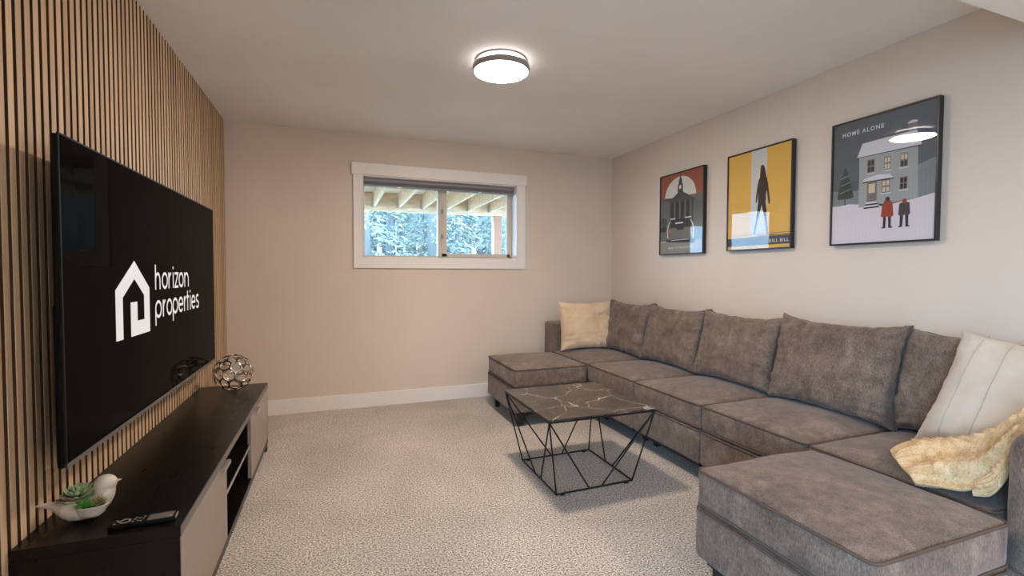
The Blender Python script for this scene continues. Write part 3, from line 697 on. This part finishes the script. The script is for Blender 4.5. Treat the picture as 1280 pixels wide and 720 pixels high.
# near corner seat with its arm at the frame's right edge
r = empty('sofa_corner_module', (2.37, 1.08, 0), 'grey sofa corner seat nearest the camera holding the large cream pillow', 'sofa', 'sectional sofa modules')
base_part(r, SX0, SX1-.02, .70, 1.496, 51, [(SX0+.16, 1.44), (SX0+.1, .76), (SX1-.1, 1.44), (SX1-.1, .76)])
cushion_part(r, SX0, SX1-.17, .858, 1.496, 52)
b = nb(); softbox(b, SX1-.165, SX1, .69, 1.496, ZS-.02, .735, .03, 0, 16, .003, 53); obj('back_panel', b, 'sofa', r, True)
b = nb(); softbox(b, SX0-.008, SX1-.17, .68, .850, ZB0, .735, .075, 0, 24, .004, 54); obj('side_panel', b, 'sofa', r, True)
# ottomans
def ottoman(x0, x1, y0, y1, seed, label, rot=0):
    c_ = ((x0+x1)/2, (y0+y1)/2, 0)
    r = empty('sofa_ottoman', c_, label, 'ottoman', 'sectional sofa ottomans')
    base_part(r, x0, x1, y0, y1, seed, [(x0+.07, y0+.06), (x0+.07, y1-.06), (x1-.07, y0+.06), (x1-.07, y1-.06)])
    cushion_part(r, x0, x1, y0, y1, seed+1, .032); r.rotation_euler = (0, 0, math.radians(rot)); return r
ottoman(1.298, 1.935, 3.425, 4.115, 61, 'grey square ottoman at the back wall beside the corner seat', 0)
ottoman(1.312, 1.930, .808, 1.462, 71, 'grey square ottoman in the foreground, nearest the camera', 0)

# loose back cushions
def back_cushion(yc, W, Ht, T, seed, label, lean=12, x=2.47, z=.482, yaw=0, wr=1.7):
    root = empty('back_cushion', (x, yc, z), label, 'cushion', 'sofa back cushions')
    b = nb(); rim = pillow(b, W, Ht, T, .24, .035, 56, seed, wr, .010, .020); ins = obj('cover', b, 'sofa', root, True, world=False)
    b = nb(); tube(b, rim, .0045, 6, True); obj('piping', b, 'sofa_pipe', root, True, world=False)
    root.rotation_euler = (math.radians(-lean), 0, math.radians(-90+yaw)); return root
back_cushion(3.768, .645, .46, .18, 1, 'grey back cushion in the far corner, right beside the tan pillow', x=2.505)
back_cushion(3.118, .645, .455, .18, 2, 'grey back cushion below the furthest poster, next to the corner cushion', x=2.505)
back_cushion(2.470, .645, .455, .18, 3, 'grey back cushion directly below the yellow middle poster', x=2.505)
back_cushion(1.812, .655, .475, .19, 4, 'grey back cushion in full view below the snowy house poster', x=2.492)
back_cushion(1.172, .665, .465, .17, 5, 'grey back cushion partly hidden behind the large cream pillow', x=2.548)

# throw pillows
tp = empty('throw_pillow', (2.262, 4.00, .487), 'small tan woven pillow with horizontal seams against the far end of the sofa', 'pillow')
b = nb(); rim = pillow(b, .545, .45, .15, .36, .05, 44, 9, 2.0, .004, .012); cv = obj('cover', b, 'linen', tp, True, world=False)
def seam(root, cover, m_, mode, val, r=.0016, side=-1):
    me_ = cover.data; best = []
    pts_ = [v_.co for v_ in me_.vertices if v_.co.y*side >= -1e-5]
    b = nb(); path = []
    for i in range(41):
        s = -.96+1.92*i/40
        if mode == 'h':
            W_ = max(p.x for p in pts_); tgt = (s*W_, val)
        else:
            H_ = max(p.z for p in pts_); tgt = (val, H_/2+s*H_/2)
        near = sorted(pts_, key=lambda p: (p.x-tgt[0])**2+(p.z-tgt[1])**2)[:3]
        y = sum(p.y for p in near)/3; path.append((tgt[0], y+side*.0008, tgt[1]))
    tube(b, path, r, 5); obj('seam', b, m_, root, True, world=False)
seam(tp, cv, 'stitch', 'h', .150); seam(tp, cv, 'stitch', 'h', .335, .001)
tp.rotation_euler = (math.radians(-9), 0, math.radians(-2))
bp = empty('throw_pillow', (2.325, 1.03, .480), 'large cream cotton pillow with stitched lines leaning over the knit throw', 'pillow')
b = nb(); pillow(b, .50, .51, .17, .40, .05, 48, 14, 1.3, .0, .014); cv = obj('cover', b, 'cream', bp, True, world=False)
for vx_ in (-.165, -.07, .12): seam(bp, cv, 'stitch2', 'v', vx_, .0016)
bp.rotation_euler = (math.radians(-27), math.radians(6), math.radians(-88))

# ------------------------------------------------------------------ knit throw
tb = empty('knit_throw', (2.15, 1.0, .49), 'cream cable-knit throw bunched at the foot of the large cream pillow', 'blanket')
def catmull(P_, t):
    n = len(P_)-1; x = t*n; i = min(int(x), n-1); s = x-i
    g = lambda k_: Vector(P_[max(0, min(n, k_))]); p0, p1, p2, p3 = g(i-1), g(i), g(i+1), g(i+2)
    return .5*((2*p1)+(p2-p0)*s+(2*p0-5*p1+4*p2-p3)*s*s+(3*p1-p0-3*p2+p3)*s**3)
def throw(name, rows, nu, nv, hem, ridges, amp, thick=.010, cables=7):
    """rows: control polylines across the cloth, first row is the ribbed hem"""
    b = nb(); G = []
    for i in range(nu+1):
        u_ = i/nu; row = []
        ctr = [catmull([rw[k_] for rw in rows], u_) for k_ in range(len(rows[0]))]
        for j in range(nv+1):
            v_ = j/nv; p = catmull(ctr, v_)
            row.append(p)
        G.append(row)
    N_ = [[None]*(nv+1) for _ in range(nu+1)]
    for i in range(nu+1):
        for j in range(nv+1):
            du = G[min(i+1, nu)][j]-G[max(i-1, 0)][j]; dv_ = G[i][min(j+1, nv)]-G[i][max(j-1, 0)]
            n_ = du.cross(dv_); n_.normalize(); N_[i][j] = n_ if n_.z >= 0 else -n_
    top = []; bot = []
    for i in range(nu+1):
        u_ = i/nu; tr, br = [], []
        for j in range(nv+1):
            v_ = j/nv
            fade = min(1, (u_)/.06)
            h = amp*math.sin(ridges*2*PI*v_ + 1.6*math.sin(u_*5)+.6)*(.35+.65*fade)*min(1, min(v_, 1-v_)*8)
            if u_ < hem: h += .0045*math.sin(v_*2*PI*cables*3.2)
            else:
                cv_ = v_*cables; loc = cv_-int(cv_)-.5; sd_ = 1 if int(cv_) % 2 else -1
                rope = max(0, 1-(loc/.42)**2)**.5                                    # raised rope
                tw = math.sin(2*PI*(u_*15 + sd_*loc*.9))                             # diagonal twist grooves
                h += .0065*rope + .0042*rope*tw + .0012*noise.noise(Vector((u_*90, v_*90, 1)))
            p = G[i][j]+N_[i][j]*h
            tr.append(b.verts.new(p+N_[i][j]*thick*.5)); br.append(b.verts.new(p-N_[i][j]*thick*.5))
        top.append(tr); bot.append(br)
    for i in range(nu):
        for j in range(nv):
            b.faces.new((top[i][j], top[i+1][j], top[i+1][j+1], top[i][j+1])); b.faces.new((bot[i][j], bot[i][j+1], bot[i+1][j+1], bot[i+1][j]))
    for i in range(nu): b.faces.new((top[i][0], bot[i][0], bot[i+1][0], top[i+1][0])); b.faces.new((top[i][nv], top[i+1][nv], bot[i+1][nv], bot[i][nv]))
    for j in range(nv): b.faces.new((top[0][j], top[0][j+1], bot[0][j+1], bot[0][j])); b.faces.new((top[nu][j], bot[nu][j], bot[nu][j+1], top[nu][j+1]))
    return obj(name, b, 'knit', tb, True)
throw('main_panel', [
    [(2.085, 1.235, .498), (2.01, 1.185, .506), (1.945, 1.115, .502), (1.895, 1.045, .480)],
    [(2.18, 1.215, .532), (2.09, 1.135, .550), (2.00, 1.055, .536), (1.925, .99, .488)],
    [(2.24, 1.155, .556), (2.14, 1.055, .580), (2.04, .990, .558), (1.955, .935, .496)],
    [(2.25, 1.04, .600), (2.16, .985, .622), (2.07, .935, .592), (1.995, .90, .530)],
    [(2.25, .95, .675), (2.18, .92, .685), (2.11, .90, .655), (2.05, .875, .600)],
    [(2.29, .875, .760), (2.22, .865, .755), (2.16, .855, .735), (2.10, .85, .690)],
    [(2.36, .77, .785), (2.29, .765, .780), (2.23, .76, .775), (2.16, .755, .768)],
    [(2.40, .68, .775), (2.33, .68, .765), (2.26, .68, .760), (2.19, .68, .740)]], 170, 90, .14, 2.6, .020)
throw('end_panel', [
    [(2.055, .985, .515), (2.03, .96, .528), (1.99, .935, .515), (1.955, .915, .488)],
    [(2.08, .955, .545), (2.05, .925, .560), (2.015, .90, .542), (1.98, .88, .500)],
    [(2.11, .925, .600), (2.08, .90, .610), (2.05, .88, .590), (2.02, .865, .545)],
    [(2.14, .89, .665), (2.11, .87, .670), (2.08, .86, .655), (2.055, .855, .620)],
    [(2.19, .83, .755), (2.15, .83, .755), (2.11, .835, .745), (2.075, .84, .715)],
    [(2.22, .75, .785), (2.18, .75, .780), (2.13, .75, .775), (2.09, .755, .765)]], 100, 56, .26, 1.2, .010, cables=4)

# ------------------------------------------------------------------ framed posters
PX = XR
def poster(yf, yn, z0, z1, label, mats, polys, texts):
    r = empty('framed_poster', (PX-.013, (yf+yn)/2, z0), label, 'poster', 'framed posters on the right wall')
    x1, x0 = PX-.006, PX-.040; fw = .009
    b = nb()
    box(b, x0, x1, yn, yf, z0, z0+fw, .001, 1); box(b, x0, x1, yn, yf, z1-fw, z1, .001, 1); box(b, x0, x1, yn, yn+fw, z0+fw, z1-fw, .001, 1); box(b, x0, x1, yf-fw, yf, z0+fw, z1-fw, .001, 1)
    obj('frame', b, 'frame', r)
    b = nb(); box(b, PX-.008, PX-.0005, (yf+yn)/2-.03, (yf+yn)/2+.03, z1-.06, z1-.03); obj('hanger', b, 'galv', r)
    xa = x0+.008
    W_, H_ = yf-yn, z1-z0
    mp = lambda u_, v_, l: (xa-.00035*l, yf-u_*W_, z0+v_*H_)
    cl = lambda u_, v_: (min(.985, max(.015, u_)), min(.988, max(.012, v_)))
    b = nb(); box(b, xa, xa+.004, yn+.004, yf-.004, z0+.004, z1-.004)
    for (mi, l, pts) in polys:
        f_ = poly(b, [mp(*cl(*p), l) for p in pts], mi)
        bmesh.ops.triangulate(b, faces=[f_])
    for (s, u_, v_, hgt, wid, mi, l) in texts:
        tm = text_mesh(s, 1.0, 1.25); x_ = [v__.co.x for v__ in tm.verts]; sx = wid*W_/(max(x_)-min(x_)); sz = hgt*H_/.70; x_0 = min(x_)
        vm_ = {}
        for f_ in tm.faces:
            q = []
            for v__ in f_.verts:
                if v__.index not in vm_: vm_[v__.index] = b.verts.new((xa-.00035*l, yf-u_*W_-(v__.co.x-x_0)*sx, z0+v_*H_+v__.co.y*sz))
                q.append(vm_[v__.index])
            nf = b.faces.new(q); nf.material_index = mi
        tm.free()
    obj('print', b, mats, r, recalc=False)
    b = nb(); box(b, x0+.003, x0+.005, yn+.006, yf-.006, z0+.006, z1-.006); obj('glass', b, 'posterglass', r)
def rect(u0, u1, v0, v1): return [(u0, v0), (u1, v0), (u1, v1), (u0, v1)]
def ell(cu, cv, ru, rv_, a0=0, a1=360, n=28): return [(cu+ru*math.cos(math.radians(a0+(a1-a0)*i/n)), cv+rv_*math.sin(math.radians(a0+(a1-a0)*i/n))) for i in range(n if a1-a0 == 360 else n+1)]
# poster 1 (nearest): a plain house in the snow
mats1 = ['p_sky', 'p_snow', 'p_hill', 'p_wallgrey', 'p_dark', 'p_window', 'p_winframe', 'p_tree', 'p_red', 'p_coat', 'p_text', 'p_roof']
P1 = [(1, 1, [(.0, 0), (1, 0), (1, .335), (.85, .315), (.6, .29), (.37, .285), (.30, .318), (.2, .330), (.1, .322), (0, .325)]),
      (2, .5, [(0, .30), (0, .453), (.12, .440), (.28, .43), (.5, .45), (.84, .55), (.98, .585), (1, .3)]),
      (3, 1.5, [(.30, .292), (.84, .317), (.83, .70), (.293, .69)]),
      (11, 2, [(.27, .690), (.322, .793), (.45, .797), (.60, .800), (.818, .802), (.862, .690)]), (4, 1.8, [(.27, .682), (.30, .686), (.862, .682), (.862, .692), (.27, .692)]),
      (6, 1.4, rect(.742, .815, .79, .862)), (11, 2, [(.735, .858), (.745, .872), (.78, .880), (.815, .872), (.825, .858)]),
      (6, 2.2, rect(.378, .474, .330, .478)), (5, 2.6, rect(.395, .456, .395, .465)),
      (11, 2.8, [(.335, .490), (.345, .510), (.40, .520), (.48, .528), (.59, .520), (.628, .488)]),
      (4, 2.7, rect(.335, .628, .480, .489)),
      (7, 1.6, [(.150, .640), (.19, .56), (.225, .46), (.242, .39), (.225, .375), (.085, .375), (.068, .39), (.085, .46), (.115, .56)]), (7, 1.5, rect(.148, .158, .325, .38))]
for i in range(4): P1.append((4 if i % 2 else 1, 2.4+.1*i, rect(.372-.008*i, .482+.006*i, .325-.012*(i+1), .325-.012*i)))
for (u0, u1, v0, v1, lit) in ((.376, .447, .552, .656, 0), (.535, .596, .553, .653, 1), (.682, .748, .552, .652, 2), (.682, .749, .388, .480, 0), (.518, .597, .382, .480, 1)):
    P1.append((6, 2.2, rect(u0, u1, v0, v1))); P1.append((11, 2.3, rect(u0-.008, u1+.008, v0-.008, v0)))
    du, dv_ = (u1-u0), (v1-v0)
    for a_ in (0, 1):
        for b_ in (0, 1):
            P1.append((5 if (lit == 1 or (lit == 2 and b_ == 1)) else 4, 2.6, rect(u0+du*(.10+.46*a_), u0+du*(.44+.46*a_), v0+dv_*(.08+.48*b_), v0+dv_*(.44+.48*b_))))
for q in range(3): P1.append((2, 1.9, [(.09+.01*q, .42+.06*q), (.22-.012*q, .45+.055*q), (.22-.012*q, .458+.055*q), (.09+.01*q, .428+.06*q)]))
for (cu, w_, top_, mi_) in ((.577, .058, .335, 8), (.729, .052, .305, 9)):
    P1.append((mi_, 3.2, [(cu-w_, .205), (cu-w_*.85, .285), (cu-w_*.45, top_-.012), (cu+w_*.45, top_-.012), (cu+w_*.85, .285), (cu+w_, .205), (cu+w_*.7, .195), (cu, .200), (cu-w_*.7, .195)]))
    P1.append((4 if mi_ == 8 else 8, 3.3, ell(cu, top_-.002, .020, .016)))
    for sd in (-1, 1): P1.append((4, 3.1, [(cu+sd*.022-.014, .20), (cu+sd*.022+.014, .20), (cu+sd*.026+.012, .120), (cu+sd*.026-.012, .120)])); P1.append((4, 3.1, ell(cu+sd*.032, .117, .022, .005)))
poster(2.008, 1.471, 1.379, 2.086, 'framed poster of a grey house in snow, nearest and largest of the three', mats1, P1, [('HOME ALONE', .112, .880, .032, .412, 10, 1)])
# poster 2 (middle): yellow field with a pale stripe and a plain dark walking figure
mats2 = ['p_yellow', 'p_stripe', 'p_brown', 'p_blueleg', 'p_band', 'p_cream']
P2 = [(1, 1, rect(.394, .637, .14, 1)), (4, 1.4, rect(0, 1, .045, .128)), (4, 1.5, rect(.5, 1, .132, .140)), (4, 1.5, rect(.1, 1, .152, .156)),
      (5, 1.9, [(.545, .825), (.52, .80), (.505, .76), (.478, .715), (.50, .705), (.535, .715), (.56, .74)]),
      (2, 2, [(.545, .825), (.575, .828), (.600, .805), (.610, .76), (.620, .715), (.630, .700), (.600, .66), (.545, .66), (.530, .71), (.535, .76), (.538, .80)]),
      (2, 2.1, [(.520, .70), (.600, .715), (.645, .69), (.640, .62), (.610, .57), (.630, .50), (.615, .45), (.520, .45), (.505, .50), (.525, .57), (.515, .64)]),
      (2, 2.2, [(.632, .69), (.655, .64), (.672, .55), (.690, .47), (.684, .435), (.668, .440), (.655, .50), (.640, .56), (.622, .63)]),
      (2, 2.2, [(.518, .70), (.498, .64), (.480, .56), (.470, .49), (.478, .46), (.492, .47), (.508, .56), (.522, .63)]),
      (2, 2.3, [(.555, .47), (.622, .47), (.640, .38), (.640, .31), (.612, .31), (.585, .38)]), (3, 2.3, [(.612, .315), (.642, .315), (.660, .23), (.680, .158), (.655, .150), (.634, .21)]),
      (2, 2.4, [(.510, .47), (.575, .47), (.545, .38), (.515, .31), (.488, .31), (.498, .39)]), (3, 2.4, [(.488, .315), (.517, .315), (.492, .23), (.470, .158), (.445, .156), (.462, .22)])]
poster(2.808, 2.265, 1.379, 2.084, 'framed yellow poster with a pale stripe and dark standing figure, middle of the three', mats2, P2, [('KILL BILL', .690, .068, .030, .272, 5, 2)])
# poster 3 (far): plain civic hall with a clock tower, sun disc and car
mats3 = ['p_brick', 'p_moon', 'p_stone', 'p_stone2', 'p_shadow', 'p_road', 'p_car', 'p_white', 'p_orange', 'p_text']
P3 = [(1, 1, ell(.475, .70, .355, .245, 0, 180, 40)), (3, 1.5, [(0, .10), (1, .10), (1, .69), (.84, .70), (.80, .66), (.20, .68), (.15, .71), (0, .715)]), (5, 1.6, rect(0, 1, 0, .165)), (3, 1.55, rect(0, 1, .16, .29)),
      (2, 2, [(.215, .640), (.225, .668), (.492, .775), (.80, .655), (.81, .625)]), (2, 2, rect(.24, .78, .30, .645)), (2, 2.1, rect(.425, .545, .75, .85)), (2, 2.1, rect(.445, .525, .85, .905)), (2, 2.1, [(.455, .905), (.515, .905), (.487, .965)]),
      (7, 2.5, ell(.482, .815, .028, .024)), (2, 2.2, ell(.09, .41, .09, .06)), (4, 2.2, rect(.02, .17, .29, .35))]
for q in range(4): P3.append((4, 2.4, rect(.27+.12*q, .335+.12*q, .42, .635))); P3.append((3, 2.5, rect(.345+.12*q, .372+.12*q, .42, .640)))
P3 += [(4, 3, [(.17, .16), (.81, .13), (.82, .20), (.17, .23)]), (6, 3.1, [(.165, .22), (.19, .30), (.26, .33), (.72, .32), (.80, .28), (.82, .19), (.165, .19)]), (4, 3.2, [(.25, .33), (.30, .435), (.68, .43), (.74, .325)]),
       (6, 3.3, rect(.20, .80, .265, .29)), (8, 3.4, rect(.21, .30, .275, .31)), (8, 3.4, rect(.70, .79, .265, .30)), (7, 3.5, rect(.26, .38, .435, .447)), (7, 3.5, rect(.60, .74, .432, .444)), (7, 3.5, rect(.38, .56, .375, .39)), (4, 3.4, rect(.41, .58, .30, .33)),
       (7, 3.5, [(.18, .30), (.20, .36), (.255, .42), (.265, .415), (.22, .36), (.195, .30), (.215, .21), (.20, .20)]), (7, 3.5, [(.80, .285), (.785, .35), (.73, .41), (.72, .40), (.77, .35), (.785, .285), (.77, .19), (.785, .185)]),
       (7, 3.4, rect(0, .17, .162, .168)), (7, 3.5, rect(.28, .70, .175, .182))]
poster(3.600, 3.051, 1.375, 2.080, 'framed red and grey poster of a clock-towered hall and car, furthest of the three', mats3, P3, [('BACK TO THE FUTURE', .225, .070, .024, .55, 9, 3)])
